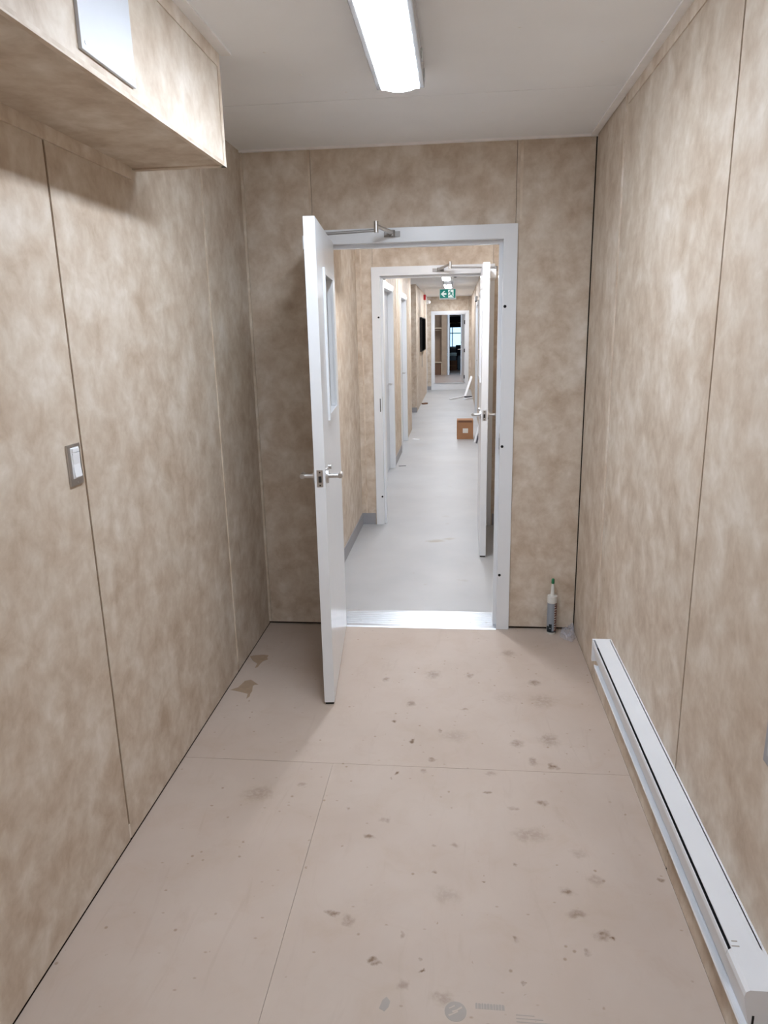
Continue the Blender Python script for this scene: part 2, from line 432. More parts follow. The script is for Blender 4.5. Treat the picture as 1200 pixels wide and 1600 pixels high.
wf = door_wall('wall_front', D1, D1b, XL, XR, F1[0] + .012, F1[1] - .012, FT - .012, 'beige vinyl wall around the first white door', gapL=.0, gapR=.005)
for x in (F1[0] + .004, F1[1] + .012):
    build('batten', MB().box(x - .006, x + .006, D1 - .002, D1, FT + .004, H), 'vinyl_trim', wf)

# ceiling of the entry room
ce = build('ceiling', MB().box(XL - .05, XR + .05, YB, D1, H + .012, H + .09), 'base', **S('off white board ceiling of the entry room', 'ceiling'))
ys = [YB, -1.84, -0.62, 0.60, 1.82, 3.040, D1]
for p, q in zip(ys, ys[1:]):
    build('ceiling_panel', MB().box(XL, XR, p + .0015, q - .0015, H, H + .012), 'ceil', ce)
for (x, y) in ((-.62, 2.52), (-.55, 2.74), (-.42, 2.95), (.18, 2.45), (.45, 2.6), (.1, 3.3), (-.5, 3.4), (.35, 1.95)):
    build('screw_head', MB().cyl((x, y, H - .0008), (x, y, H + .001), .005, n=10), 'ceil_trim', ce)
tr = build('trim_1', MB().box(XR - .034, XR - .004, YB, D1 - .02, H - .006, H), 'ceil_trim', **S('white ceiling strip along the right wall', 'trim'))
build('trim_2', MB().box(XL + .0, XR, D1 - .022, D1, H - .008, H), 'ceil_trim', **S('white ceiling strip above the first door wall', 'trim'))

# soffit along the left wall
XS, ZS, YS = -0.761, 2.162, 2.492
so = build('wall_soffit', MB().box(XL, XS - .016, YB, YS - .016, ZS + .014, H), 'gap', **S('boxed beige soffit under the ceiling on the left', 'soffit'))
build('front_board', MB().box(XS - .016, XS - .003, YB, YS - .022, ZS + .002, H), 'vinyl', so)
build('bottom_board', MB().box(XL, XS - .002, YB, YS - .020, ZS + .004, ZS + .014), 'vinyl', so)
build('end_board', MB().box(XL, XS - .016, YS - .016, YS - .003, ZS + .002, H), 'vinyl', so)
build('corner_strip', MB().box(XS - .016, XS, YS - .024, YS, ZS, H), 'vinyl_trim', so)
build('top_strip', MB().box(XS - .003, XS, YB, YS - .024, H - .048, H), 'vinyl_trim', so)
build('edge_strip', MB().box(XL, XS, YS - .028, YS, ZS, ZS + .004), 'vinyl_trim', so)
build('edge_strip', MB().box(XS - .012, XS, YB, YS - .028, ZS, ZS + .004), 'vinyl_trim', so)
build('wall_strip', MB().box(XL, XL + .006, YB, YS - .05, ZS - .034, ZS + .004), 'vinyl_trim', so)
build('trim_3', MB().box(XS, XS + .034, YB, YS + .02, H - .006, H), 'ceil_trim', **S('white ceiling strip along the soffit', 'trim'))

# ------------------------------------------------------------------ VESTIBULE shell
vf = build('floor_vestibule', MB().box(CL - 1.2, XR + .05, D1b, D3 + .1, -0.1, 0.0), 'vfloor', **S('pale grey sheet floor running through vestibule and corridor', 'floor'))
def plain_wall(name, x0, x1, y0, y1, label, z0=-.02, z1=H + .02, mat='vinyl'):
    return build(name, MB().box(x0, x1, y0, y1, z0, z1), mat, **S(label, 'wall'))
plain_wall('wall_vestibule_left', VL - .1, VL, D1b, D2, 'beige wall on the left of the vestibule seen past the open door')
plain_wall('wall_vestibule_right', VR, VR + .1, D1b, D2, 'beige wall on the right of the vestibule behind the second door')
build('ceiling_vestibule', MB().box(VL - .1, VR + .1, D1b, D2, H, H + .08), 'ceil', **S('off white vestibule ceiling', 'ceiling'))
w2 = door_wall('wall_vestibule_end', D2, D2b, VL, VR, F2[0] + .012, F2[1] - .012, FT - .012, 'beige wall around the second white door', zb=0.0)
build('batten', MB().box(VL + .035, VL + .047, D2 - .003, D2, .1, H), 'vinyl_trim', w2)
so2 = build('wall_vestibule_soffit', MB().box(VL, VL + .313, D1b, 4.905, ZS, H), 'vinyl', **S('boxed beige soffit in the vestibule above the open door', 'soffit'))
def base_board(name, x0, x1, y0, y1, label):
    return build(name, MB().box(x0, x1, y0, y1, 0.0, 0.10), 'base', **S(label, 'baseboard'))
base_board('baseboard_vestibule_left', VL, VL + .006, D1b, D2, 'grey cove base on the vestibule left wall')
base_board('baseboard_vestibule_end', VL + .006, F2[0] - .008, D2 - .006, D2, 'grey cove base left of the second door frame')
base_board('baseboard_vestibule_end_right', F2[1] + .008, VR, D2 - .006, D2, 'grey cove base right of the second door frame')
base_board('baseboard_vestibule_right', VR - .006, VR, D1b, D2 - .006, 'grey cove base on the vestibule right wall')

# ------------------------------------------------------------------ CORRIDOR shell
DA = (7.50, 8.58); DB = (9.75, 10.80); DR = (13.45, 14.85)
HD = 2.10
def wall_with_doors(name, x0, x1, y0, y1, doors, label):
    w = empty(name, ((x0 + x1) / 2, y0, 0), **S(label, 'wall'))
    y = y0
    for a, b in doors:
        build('wall_panel', MB().box(x0, x1, y, a + .02, -.02, H + .02), 'vinyl', w)
        build('wall_panel', MB().box(x0, x1, a + .02, b - .02, HD - .02, H + .02), 'vinyl', w)
        y = b - .02
    build('wall_panel', MB().box(x0, x1, y, y1, -.02, H + .02), 'vinyl', w)
    return w
wc = wall_with_doors('wall_corridor_left', CL - .12, CL, D2b, 12.05, [DA, DB], 'beige corridor wall on the left with two white doorways')
for y in (6.9, 9.1, 9.45, 11.2, 11.6):
    build('batten', MB().box(CL, CL + .003, y - .008, y + .008, .1, H), 'vinyl_trim', wc)
plain_wall('wall_corridor_side_passage', CL - 1.3, CL - 1.2, 11.9, 14.7, 'beige wall at the back of the side passage')
plain_wall('wall_corridor_passage_near', CL - 1.3, CL - .12, 11.93, 12.05, 'beige near wall of the side passage')
XF = -0.82
plain_wall('wall_corridor_far_return', CL - 1.3, XF, 14.6, 14.72, 'beige wall end facing the viewer beyond the side passage')
wfl = plain_wall('wall_corridor_far_left', XF - .12, XF, 14.72, 19.45, 'beige far corridor wall with a black panel')
for y in (14.74, 15.3, 18.3, 18.9):
    build('batten', MB().box(XF, XF + .004, y - .012, y + .012, .0, H), 'vinyl_trim', wfl)
build('corner_trim', MB().box(XF - .02, XF + .012, 19.40, 19.46, 0, H), 'white', wfl)
plain_wall('wall_corridor_recess', CL - .5, CL - .4, 19.3, D3, 'beige wall of the recess beside the third door')
wcr = wall_with_doors('wall_corridor_right', CR, CR + .12, D2b, D3, [DR], 'beige corridor wall on the right')
for y in (10.6, 11.6, 12.2, 12.8, 15.5, 16.1, 17.6):
    build('batten', MB().box(CR - .004, CR, y - .014, y + .014, .1, H), 'vinyl_trim', wcr)
build('ceiling_corridor', MB().box(CL - 1.3, CR + .12, D2b, D3, H, H + .08), 'ceil', **S('off white corridor ceiling', 'ceiling'))
w3 = door_wall('wall_corridor_end', D3, D3b, CL - .45, CR, F3[0] + .012, F3[1] - .012, FT - .012, 'beige wall around the third white door', zb=0)
base_board('baseboard_corridor_left', CL, CL + .006, D2b, DA[0] - .06, 'grey cove base before the first side doorway')
base_board('baseboard_corridor_mid', CL, CL + .006, DA[1] + .06, DB[0] - .06, 'grey cove base between the two side doorways')
base_board('baseboard_corridor_return', CL - 1.2, XF + .006, 14.594, 14.6, 'grey cove base on the wall end beyond the side passage')
base_board('baseboard_corridor_end', CL - .4, F3[0] - .005, D3 - .006, D3, 'grey cove base left of the third door')

# ------------------------------------------------------------------ FAR ROOM shell (beyond the third door, one step up)
build('floor_far_room', MB().box(-2.2, 2.2, D3 + .03, 28.1, -.1, FZ), 'wfloor', **S('wood look floor one step up beyond the third door', 'floor'))
plain_wall('wall_far_room_left', -2.3, -2.2, D3b, 28.1, 'tan left wall of the far room', mat='walltan')
plain_wall('wall_far_room_right', 2.2, 2.3, D3b, 28.1, 'tan right wall of the far room', mat='walltan')
build('ceiling_far_room', MB().box(-2.3, 2.3, D3b, 28.1, 2.62, 2.70), 'ceil', **S('off white far room ceiling', 'ceiling'))
m = MB(); m.box(-.36, -.335, 23.96, 24.08, FZ, 2.62); m.box(.14, 2.2, 23.96, 24.08, FZ, 2.62); m.box(-.335, .14, 23.96, 24.08, 2.16, 2.62)
build('wall_far_room_partition', m, 'walltan', **S('tan partition beside the closet in the far room', 'wall'))
m = MB(); m.box(-2.2, -.31, 28.0, 28.1, FZ, 2.62); m.box(.30, 2.2, 28.0, 28.1, FZ, 2.62); m.box(-.31, .30, 28, 28.1, FZ, .97); m.box(-.31, .30, 28, 28.1, 2.12, 2.62)
build('wall_far_room_end', m, 'walltan', **S('tan window wall at the very end', 'wall'))

# ------------------------------------------------------------------ door building blocks
def frame_mesh(x0, x1, top, y0, y1, fw=.068, stop_at=.05, stop=.018):
    m = MB()
    m.box(x0, x0 + fw, y0, y1, 0, top, .002); m.box(x1 - fw, x1, y0, y1, 0, top, .002)
    m.box(x0 + fw - .003, x1 - fw + .003, y0, y1, top - fw, top, .002)
    a = y0 + stop_at
    m.box(x0 + fw - .002, x0 + fw + stop, a, a + .04, 0, top - fw, .001); m.box(x1 - fw - stop, x1 - fw + .002, a, a + .04, 0, top - fw, .001)
    m.box(x0 + fw + stop - .001, x1 - fw - stop + .001, a, a + .04, top - fw - stop, top - fw + .002, .001)
    return m

def leaf_parts(root, pivot, rz, W, sg, lite=True, z0=.012, z1=2.058, hz=1.04, reach=.058):
    """door leaf with vision panel, levers, lock; local frame x = hinge to free edge, y = thickness"""
    TH = .045
    e = Matrix.Translation(pivot) @ Matrix.Rotation(rz, 4, 'Z')
    def Y(a, b): return tuple(sorted((a * sg, b * sg)))
    m = MB()
    L0, L1, B0, B1 = .235, .610, 1.278, 1.866
    ya, yb = Y(0, TH)
    if lite:
        m.box(0, L0, ya, yb, z0, z1); m.box(L1, W, ya, yb, z0, z1)
        m.box(L0, L1, ya, yb, z0, B0); m.box(L0, L1, ya, yb, B1, z1)
    else:
        m.box(0, W, ya, yb, z0, z1, .0015)
    m.xf(e)
    leaf = build('door_leaf', m, 'white', root)
    def sub(name, mb, mat, **kw):
        mb.xf(e); return build(name, mb, mat, leaf, **kw)
    if lite:
        for (p, q) in ((-.010, .004), (TH - .004, TH + .010)):
            a, b = Y(p, q); w = .028
            f = MB()
            f.box(L0 - w, L0, a, b, B0 - w, B1 + w, .002); f.box(L1, L1 + w, a, b, B0 - w, B1 + w, .002)
            f.box(L0, L1, a, b, B0 - w, B0, .002); f.box(L0, L1, a, b, B1, B1 + w, .002)
            sub('vision_panel_frame', f, 'white')
        a, b = Y(.018, .026)
        sub('glass_pane', MB().box(L0 - .004, L1 + .004, a, b, B0 - .004, B1 + .004), 'glass')
    # lock face on the free edge
    a, b = Y(.0095, .0355)
    sub('latch_plate', MB().box(W - .001, W + .0012, a, b, hz - .036, hz + .036, .0008), 'steel')
    a, b = Y(.017, .029)
    sub('latch_bolt', MB().box(W, W + .006, a, b, hz - .016, hz + .010), 'hingeblack')
    for zz in (-.029, .026):
        sub('screw', MB().cyl((W, sg * .0225, hz + zz), (W + .0022, sg * .0225, hz + zz), .0035, n=10), 'hingeblack')
    bx = W - .06
    for d, y in ((-1, 0), (1, TH)):
        def P(x, off, z): return (x, sg * (y + d * off), z)
        sub('rose_plate', MB().cyl(P(bx, 0, hz), P(bx, .010, hz), .033, .031, 24), 'steel', smooth=True)
        h = MB().cyl(P(bx, .009, hz), P(bx, reach, hz), .0105, n=16)
        h.cyl(P(bx + .010, reach, hz), P(bx - .045, reach, hz), .0105, .0095, 16)
        sub('lever_handle', h, 'steel', smooth=True)
    a, b = Y(TH + .010, TH + .024)
    sub('lock_cylinder', MB().cyl((bx, sg * (TH + .008), hz + .040), (bx, sg * (TH + .022), hz + .040), .011, n=14), 'steel', smooth=True)
    return leaf

def hinge(root, x, y, z, mat='hingeblack', dx=.018):
    m = MB().cyl((x, y, z - .05), (x, y, z + .05), .0075, n=12)
    m.box(x, x + dx, y - .001, y + .001, z - .05, z + .05)
    build('hinge', m, mat, root, smooth=True)

# ------------------------------------------------------------------ DOOR 1
d1 = empty('door_1', ((F1[0] + F1[1]) / 2, D1, 0), **S('nearest white metal door standing open at left with glass panel and closer', 'door'))
fr1 = build('door_frame', frame_mesh(F1[0], F1[1], FT, D1 - .014, D1b + .014, stop_at=.052), 'white', d1)
build('strike_plate', MB().box(F1[1] - .0695, F1[1] - .0675, D1 + .004, D1 + .034, .985, 1.095), 'steel', fr1)
build('strike_hole', MB().box(F1[1] - .0705, F1[1] - .069, D1 + .012, D1 + .024, 1.010, 1.070), 'black', fr1)
for z in (1.735, 1.03, .32):
    build('rubber_bumper', MB().cyl((F1[1] - .056, D1 - .0145, z), (F1[1] - .056, D1 - .017, z), .0075, n=12), 'black', fr1)
P1 = (F1[0] + .068, D1 - .014, 0); A1 = math.radians(-84.9)
leaf1 = leaf_parts(d1, P1, A1, .885, 1)
for z in (.3, 1.06, 1.82): hinge(d1, P1[0] - .004, P1[1] - .008, z, 'steel', -.016)
build('bottom_seal', MB().box(.004, .881, .004, .041, .001, .012).xf(Matrix.Translation(P1) @ Matrix.Rotation(A1, 4, 'Z')), 'hingeblack', d1)
E1 = Matrix.Translation(P1) @ Matrix.Rotation(A1, 4, 'Z')
build('closer_body', MB().box(.13, .40, -.062, 0, 1.99, 2.05, .006).xf(E1), 'white', d1)
arm = MB().cyl((-.700, 3.53, 2.075), (-.383, 3.545, 2.088), .0065, n=12)
arm.cyl((-.700, 3.53, 2.045), (-.700, 3.53, 2.085), .010, n=14)
build('closer_arm', arm, 'dullsteel', d1, smooth=True)
build('arm_joint', MB().cyl((-.383, 3.545, 2.078), (-.383, 3.545, 2.128), .011, n=16), 'steel', d1, smooth=True)
build('arm_link', MB().cyl((-.383, 3.545, 2.108), (-.322, 3.718, 2.095), .0085, .011, 12), 'steel', d1, smooth=True)
b = MB().box(-.365, -.285, D1 - .022, D1 - .014, 2.078, 2.104, .002); b.cyl((-.322, D1 - .034, 2.080), (-.322, D1 - .034, 2.108), .013, n=14)
b.box(-.332, -.312, D1 - .034, D1 - .016, 2.084, 2.100, .001)
build('arm_bracket', b, 'dullsteel', d1)

# threshold plate
th = empty('threshold_plate', (-.22, 3.84, 0), label='ribbed aluminium threshold plate across the first doorway', cat='threshold')
build('plate', MB().prism([(D1 - .022, 0.0), (D1 - .016, .007), (D1b + .004, .009), (D1b + .012, 0.0)], 'x', F1[0] + .069, F1[1] - .069), 'alu', th)
for k in range(7):
    y = 3.765 + k * .027
    build('rib', MB().prism([(y - .004, .0075), (y, .0115), (y + .004, .0075)], 'x', F1[0] + .088, F1[1] - .088), 'alu', th)
for x in (-.55, -.38, -.12, .08, .17):
    build('screw', MB().cyl((x, 3.80, .0085), (x, 3.80, .013), .006, .004, 10), 'steel', th)

# ------------------------------------------------------------------ DOOR 2
d2 = empty('door_2', ((F2[0] + F2[1]) / 2, D2, 0), **S('second white metal door standing open edge on at right of the vestibule', 'door'))
fr2 = build('door_frame', frame_mesh(F2[0], F2[1], FT, D2 - .014, D2b + .014, stop_at=.052), 'white', d2)
build('strike_plate', MB().box(F2[0] + .0675, F2[0] + .0695, D2 + .004, D2 + .034, .985, 1.095), 'steel', fr2)
build('strike_hole', MB().box(F2[0] + .050, F2[0] + .056, D2 - .0165, D2 - .0145, .975, 1.085), 'hingeblack', fr2)
for z in (1.735, .25):
    build('rubber_bumper', MB().cyl((F2[0] + .054, D2 - .0145, z), (F2[0] + .054, D2 - .018, z), .008, n=12), 'black', fr2)
for x in (-.59, -.02):
    build('rubber_bumper', MB().cyl((x, D2 + .055, FT - .087), (x, D2 + .055, FT - .092), .010, n=12), 'black', fr2)
P2 = (F2[1] - .068, D2 - .016, 0); A2 = math.radians(-90.5)
leaf2 = leaf_parts(d2, P2, A2, .885, -1)
for z in (.3, 1.06, 1.82):
    h = MB().cyl((P2[0] + .006, P2[1] - .008, z - .055), (P2[0] + .006, P2[1] - .008, z + .055), .008, n=12)
    h.box(P2[0] + .006, P2[0] + .026, P2[1] - .006, P2[1] - .002, z - .055, z + .055)
    build('hinge', h, 'hingeblack', d2, smooth=True)
E2 = Matrix.Translation(P2) @ Matrix.Rotation(A2, 4, 'Z')
build('bottom_seal', MB().box(.004, .881, -.041, -.004, .001, .012).xf(E2), 'hingeblack', d2)
build('closer_body', MB().box(.13, .42, 0, .062, 1.985, 2.05, .006).xf(E2), 'white', d2)
arm = MB().cyl((.285, 5.70, 2.075), (-.06, 5.735, 2.088), .0065, n=12); arm.cyl((.285, 5.70, 2.045), (.285, 5.70, 2.085), .010, n=14)
build('closer_arm', arm, 'dullsteel', d2, smooth=True)
build('arm_joint', MB().cyl((-.06, 5.735, 2.078), (-.06, 5.735, 2.130), .011, n=16), 'steel', d2, smooth=True)
build('arm_link', MB().cyl((-.06, 5.735, 2.112), (-.15, 5.900, 2.09), .0085, .011, 12), 'steel', d2, smooth=True)
b = MB().box(-.20, -.11, D2 - .022, D2 - .014, 2.072, 2.098, .002); b.cyl((-.15, D2 - .034, 2.074), (-.15, D2 - .034, 2.102), .013, n=14); b.box(-.16, -.14, D2 - .034, D2 - .016, 2.08, 2.096)
build('arm_bracket', b, 'dullsteel', d2)

# ------------------------------------------------------------------ DOOR 3 (end of the corridor)
d3 = empty('door_3', ((F3[0] + F3[1]) / 2, D3, 0), **S('third white door at the corridor end opening onto the far room', 'door'))
build('door_frame', frame_mesh(F3[0], F3[1], FT, D3 - .014, D3b + .014, stop_at=.02, stop=.03), 'white', d3)
build('step_riser', MB().box(F3[0] + .068, F3[1] - .068, D3 + .005, D3 + .03, 0, FZ - .012), 'white', d3)
build('threshold', MB().box(F3[0] + .068, F3[1] - .068, D3 - .004, D3b, FZ - .012, FZ + .004), 'alu', d3)
P3 = (F3[1] - .075, D3b + .016, 0); A3 = math.radians(95.2)
leaf3 = leaf_parts(d3, P3, A3, .87, 1, lite=False, z0=FZ + .01, z1=2.045, hz=1.07, reach=.10)
for z in (.34, 1.06, 1.82): hinge(d3, P3[0] - .052, D3b - .02, z, 'hingeblack', .02)
build('deadbolt', MB().cyl(Vector((.80, .045, 1.27)), Vector((.80, .062, 1.27)), .026, n=16).xf(Matrix.Translation(P3) @ Matrix.Rotation(A3, 4, 'Z')), 'steel', d3)

# ------------------------------------------------------------------ doors along the corridor sides
def side_door(name, x, sgn, a, b, label):
    """frame and shut slab in a side wall; sgn +1: faces +x"""
    d = empty(name, (x, (a + b) / 2, 0), **S(label, 'door'))
    o, i = x + sgn * .014, x - sgn * .13
    lo, hi = min(o, i), max(o, i)
    m = MB(); m.box(lo, hi, a - .03, a + .04, 0, HD + .03); m.box(lo, hi, b - .04, b + .03, 0, HD + .03); m.box(lo, hi, a + .04, b - .04, HD - .04, HD + .03)
    build('door_frame', m, 'white', d)
    s0, s1 = sorted((x - sgn * .05, x - sgn * .095))
    lf = build('door_leaf', MB().box(s0, s1, a + .043, b - .043, .012, HD - .043), 'greydoor', d)
    yh = b - .12
    h = MB().cyl((x - sgn * .05, yh, 1.02), (x - sgn * .01, yh, 1.02), .011, n=12); h.cyl((x - sgn * .01, yh + .01, 1.02), (x - sgn * .01, yh - .10, 1.02), .010, n=12)
    build('lever_handle', h, 'steel', lf, smooth=True)
    return d
side_door('door_4', CL, 1, DA[0], DA[1], 'nearer closed pale door on the corridor left wall')
side_door('door_5', CL, 1, DB[0], DB[1], 'farther closed pale door on the corridor left wall')
side_door('door_6', CR, -1, DR[0], DR[1], 'closed pale door on the corridor right wall')

# ------------------------------------------------------------------ ceiling lamps
def lamp(x, y0, y1, zc, label, group='linear ceiling lamps', w=.062, lens='lens', rails=True):
    t = empty('linear_ceiling_lamp', (x, (y0 + y1) / 2, zc - .085), label=label, cat='ceiling lamp', group=group)
    pts = []
    for k in range(13):
        a = math.pi * k / 12
        pts.append((x + w * math.cos(a), zc - .048 - .026 * math.sin(a) ** .75) if rails else (x + w * math.cos(a), zc - .022 - .060 * math.sin(a) ** .55))
    build('diffuser', MB().prism(pts, 'y', y0 + .006, y1 - .006), lens, t)
    for ya, yb in ((y0, y0 + .006), (y1 - .006, y1)):
        build('end_cap', MB().box(x - w - .003, x + w + .003, ya, yb, zc - (.066 if rails else .040), zc - (.047 if rails else .021), .001), 'plastic', t)  # caps added to block glow from the diffuser ends onto the ceiling
    build('housing', MB().box(x - w - .004, x + w + .004, y0, y1, zc - (.047 if rails else .021), zc, .002), 'panelwhite', t)
    for s in ((-1, 1) if rails else ()):
        a, b = sorted((x + s * (w + .0042), x + s * (w + .020)))
        r = build('side_rail', MB().box(a, b, y0, y1, zc - .063, zc - .006, .003), 'rail', t)
        for yy in (y0 + .08, y1 - .22, y1 - .04):
            a, b = sorted((x + s * (w + .0198), x + s * (w + .024)))
            build('clip', MB().box(a, b, yy - .018, yy + .018, zc - .05, zc - .02, .002), 'alu', r)
    return t
lamp(-.200, 1.51, 2.735, H, 'lit linear ceiling lamp nearest the viewer in the entry room')
lamp(-.200, -1.55, -.33, H, 'lit linear ceiling lamp behind the viewer in the entry room')
lamp(-.215, 4.36, 4.65, H, 'short lit ceiling lamp in the vestibule', lens='lens_vestibule', rails=False)
lamp(-.19, 6.65, 7.87, H, 'lit corridor ceiling lamp just past the second door', lens='lens_corridor')
lamp(-.19, 9.10, 10.32, H, 'lit corridor ceiling lamp by the second side doorway', lens='lens_corridor')
lamp(-.19, 11.45, 12.67, H, 'upper of the two lit lamps seen above the exit sign', lens='lens_corridor')
lamp(-.19, 13.95, 15.17, H, 'lit ceiling lamp seen right above the exit sign', lens='lens_corridor')
lamp(-.19, 16.6, 17.82, H, 'lit corridor ceiling lamp hidden behind the exit sign', lens='lens_corridor')
lamp(-.19, 18.45, 19.67, H, 'unseen ceiling lamp added to brighten the corridor end before the third door', lens='lens_corridor')  # added lamp, out of sight behind the exit sign, lifts the far corridor
lamp(-.3, 21.6, 22.8, 2.62, 'unseen ceiling lamp added to light the far room with the closet', lens='lens_corridor')  # added lamp, never in view, gives the far room its fill light

# ------------------------------------------------------------------ things in the entry room
ap = empty('access_cover', (XS, 1.68, 2.19), label='white rectangular cover plate on the soffit front', cat='cover plate')
build('plate', MB().box(XS - .003, XS + .005, 1.553, 1.805, 2.194, 2.448, .0015), 'cover', ap)
for (y, z) in ((1.57, 2.21), (1.79, 2.21), (1.57, 2.435), (1.79, 2.435)):
    build('screw', MB().cyl((XS + .004, y, z), (XS + .0062, y, z), .004, n=10), 'panelwhite', ap)

sw = empty('light_switch', (XL, 1.882, 1.223), label='steel plate light switch with white rocker on the left wall', cat='light switch')
build('cover_plate', MB().box(XL, XL + .006, 1.842, 1.910, 1.224, 1.340, .002), 'plate', sw)
rk = build('rocker', MB().prism([(XL + .005, 1.248), (XL + .013, 1.248), (XL + .009, 1.283), (XL + .012, 1.316), (XL + .005, 1.316)], 'y', 1.859, 1.894), 'plastic', sw)
build('rocker_surround', MB().box(XL + .005, XL + .0085, 1.855, 1.898, 1.244, 1.331, .001), 'plastic', sw)
build('slide', MB().box(XL + .008, XL + .012, 1.859, 1.894, 1.3185, 1.328, .001), 'plastic', sw)
for z in (1.232, 1.335):
    build('screw', MB().cyl((XL + .005, 1.8765, z), (XL + .0072, 1.8765, z), .003, n=10), 'steel', sw)

ot = empty('wall_outlet', (XR, 1.37, .725), label='grey outlet plate at the right edge above the heater', cat='outlet')
build('cover_plate', MB().box(XR - .005, XR, 1.322, 1.394, .738, .852, .002), 'base', ot)
build('socket_face', MB().box(XR - .008, XR - .004, 1.341, 1.375, .761, .829, .001), 'rail', ot)

# baseboard heater
hx, hy0, hy1, hz0, hz1 = .571, 1.19, 2.848, .235, .353
he = empty('baseboard_heater', ((hx + XR) / 2, (hy0 + hy1) / 2, hz0), label='long white electric heater mounted low on the right wall', cat='heater')
build('back_pan', MB().box(XR - .008, XR, hy0 + .02, hy1 - .01, hz0, hz1), 'heater', he)
build('top_cover', MB().box(hx + .0100, XR - .004, hy0 + .10, hy1 - .012, hz1 - .004, hz1, .0012), 'heater', he)
build('front_cover', MB().prism([(hx, hz1 - .014), (hx + .0015, hz1 - .004), (hx + .004, hz1 - .004), (hx + .004, hz1 - .014), (hx + .017, .272), (hx + .014, .270)], 'y', hy0 + .101, hy1 - .012), 'heater', he)
build('bottom_lip', MB().prism([(hx + .000, .258), (hx + .002, .263), (hx + .012, .259), (XR - .008, .246), (XR - .008, .240), (hx + .010, .252)], 'y', hy0 + .004, hy1 - .06), 'heater', he)
el = MB().cyl((.612, hy0 + .1, .300), (.612, hy1 - .05, .300), .008, n=10)
build('heating_element', el, 'darkgrey', he)
build('inner_shadow_plate', MB().box(hx + .014, XR - .010, hy0 + .1, hy1 - .03, .322, .325), 'black', he)  # black sheet added under the slot, stands in for the shade inside
build('end_cap', MB().box(hx, XR, hy1 - .012, hy1, .255, hz1, .002), 'heater', he)
m = MB().prism([(hx, hz1 - .016), (hx + .002, hz1 - .005), (hx + .009, hz1 + .001), (XR, hz1 + .001), (XR, .240), (hx + .018, .258), (hx + .014, .266)], 'y', hy0, hy0 + .10)
ec = build('junction_box', m, 'heater', he)
build('slot', MB().box(hx + .019, hx + .023, hy0 - .0015, hy0 + .001, .262, .292), 'black', ec)
build('printed_mark', MB().box(hx + .012, hx + .028, hy0 + .105, hy0 + .108, hz1, hz1 + .0003), 'ink', ec)
build('printed_mark', MB().box(hx + .016, hx + .028, hy0 + .118, hy0 + .121, hz1, hz1 + .0003), 'ink', ec)

# caulking tube
cx, cy = .519, 3.700
cb = empty('caulk_tube', (cx, cy, 0), label='upright grey caulking tube with green tip by the door wall', cat='caulk tube')
build('tube_body', MB().lathe([(.0235, 0), (.0245, .002), (.0245, .212), (.022, .216)], (cx, cy, 0)), 'tube', cb, smooth=True)
lb = build('printed_label', MB().lathe([(.0249, .018), (.0251, .018), (.0251, .178), (.0249, .178)], (cx, cy, 0)), 'tubegrey', cb, smooth=True)
build('emblem', MB().prism([(0, 0), (0, .004), (0, .004)], 'x', 0, .0001) if False else MB().patch((cx, cy, 0), .0252, math.radians(200), math.radians(268), .018, .046), 'tubedark', lb)
build('emblem', MB().patch((cx, cy, 0), .0252, math.radians(232), math.radians(268), .046, .060), 'tubedark', lb)
build('emblem_band', MB().patch((cx, cy, 0), .0252, math.radians(195), math.radians(345), .012, .019, n=16), 'tubedark', lb)
build('side_print', MB().patch((cx, cy, 0), .0252, math.radians(296), math.radians(372), .019, .190, n=10), 'tubered', lb)
for k in range(11):
    build('print_line', MB().patch((cx, cy, 0), .0258, math.radians(294), math.radians(312 + 9 * ((k * 7) % 3)), .030 + k * .014, .0335 + k * .014, n=4), 'tube', lb)
build('emblem_mark', MB().patch((cx, cy, 0), .0258, math.radians(236), math.radians(258), .034, .038, n=4), 'tubegrey', lb)
build('collar', MB().lathe([(.0245, .178), (.0265, .180), (.0265, .218), (.018, .222)], (cx, cy, 0)), 'tube', cb, smooth=True)
nz = build('nozzle', MB().lathe([(.012, .220), (.0105, .226), (.0065, .288), (.006, .290)], (cx, cy, 0), 16), 'tube', cb, smooth=True)
build('tip_cap', MB().lathe([(.0068, .287), (.0088, .290), (.0080, .312), (.004, .316)], (cx, cy, 0), 14), 'tubegreen', cb, smooth=True)

# crumpled plastic film in the corner
m = MB(); n = 16; grid = []
rnd = random.Random(4)
for i in range(n):
    row = []
    for j in range(n):
        u, v = i / (n - 1), j / (n - 1)
        a_, b_ = 2 * u - 1, 2 * v - 1
        x = .603 + .040 * a_ * math.sqrt(1 - b_ * b_ / 2) + rnd.uniform(-.003, .003) + .006 * math.sin(7 * v + 2); y = 3.658 + .072 * b_ * math.sqrt(1 - a_ * a_ / 2) + rnd.uniform(-.005, .005) + .010 * math.sin(9 * u)
        ed = min(u, 1 - u, v, 1 - v)
        z = .002 + max(0, .055 * math.sin(math.pi * min(1, ed * 2.2 + .05)) * (.35 + .65 * u) * (.5 + .5 * v) + rnd.uniform(-.010, .014) * (ed > .01))
        row.append(m.bm.verts.new((min(x, XR - .004), min(y, D1 - .004), max(.001, z))))
    grid.append(row)
for i in range(n - 1):
    for j in range(n - 1): m.bm.faces.new((grid[i][j], grid[i + 1][j], grid[i + 1][j + 1], grid[i][j + 1]))
pf = build('plastic_wrap', m, 'film', label='crumpled clear plastic wrap in the corner beside the caulking tube', cat='plastic wrap')

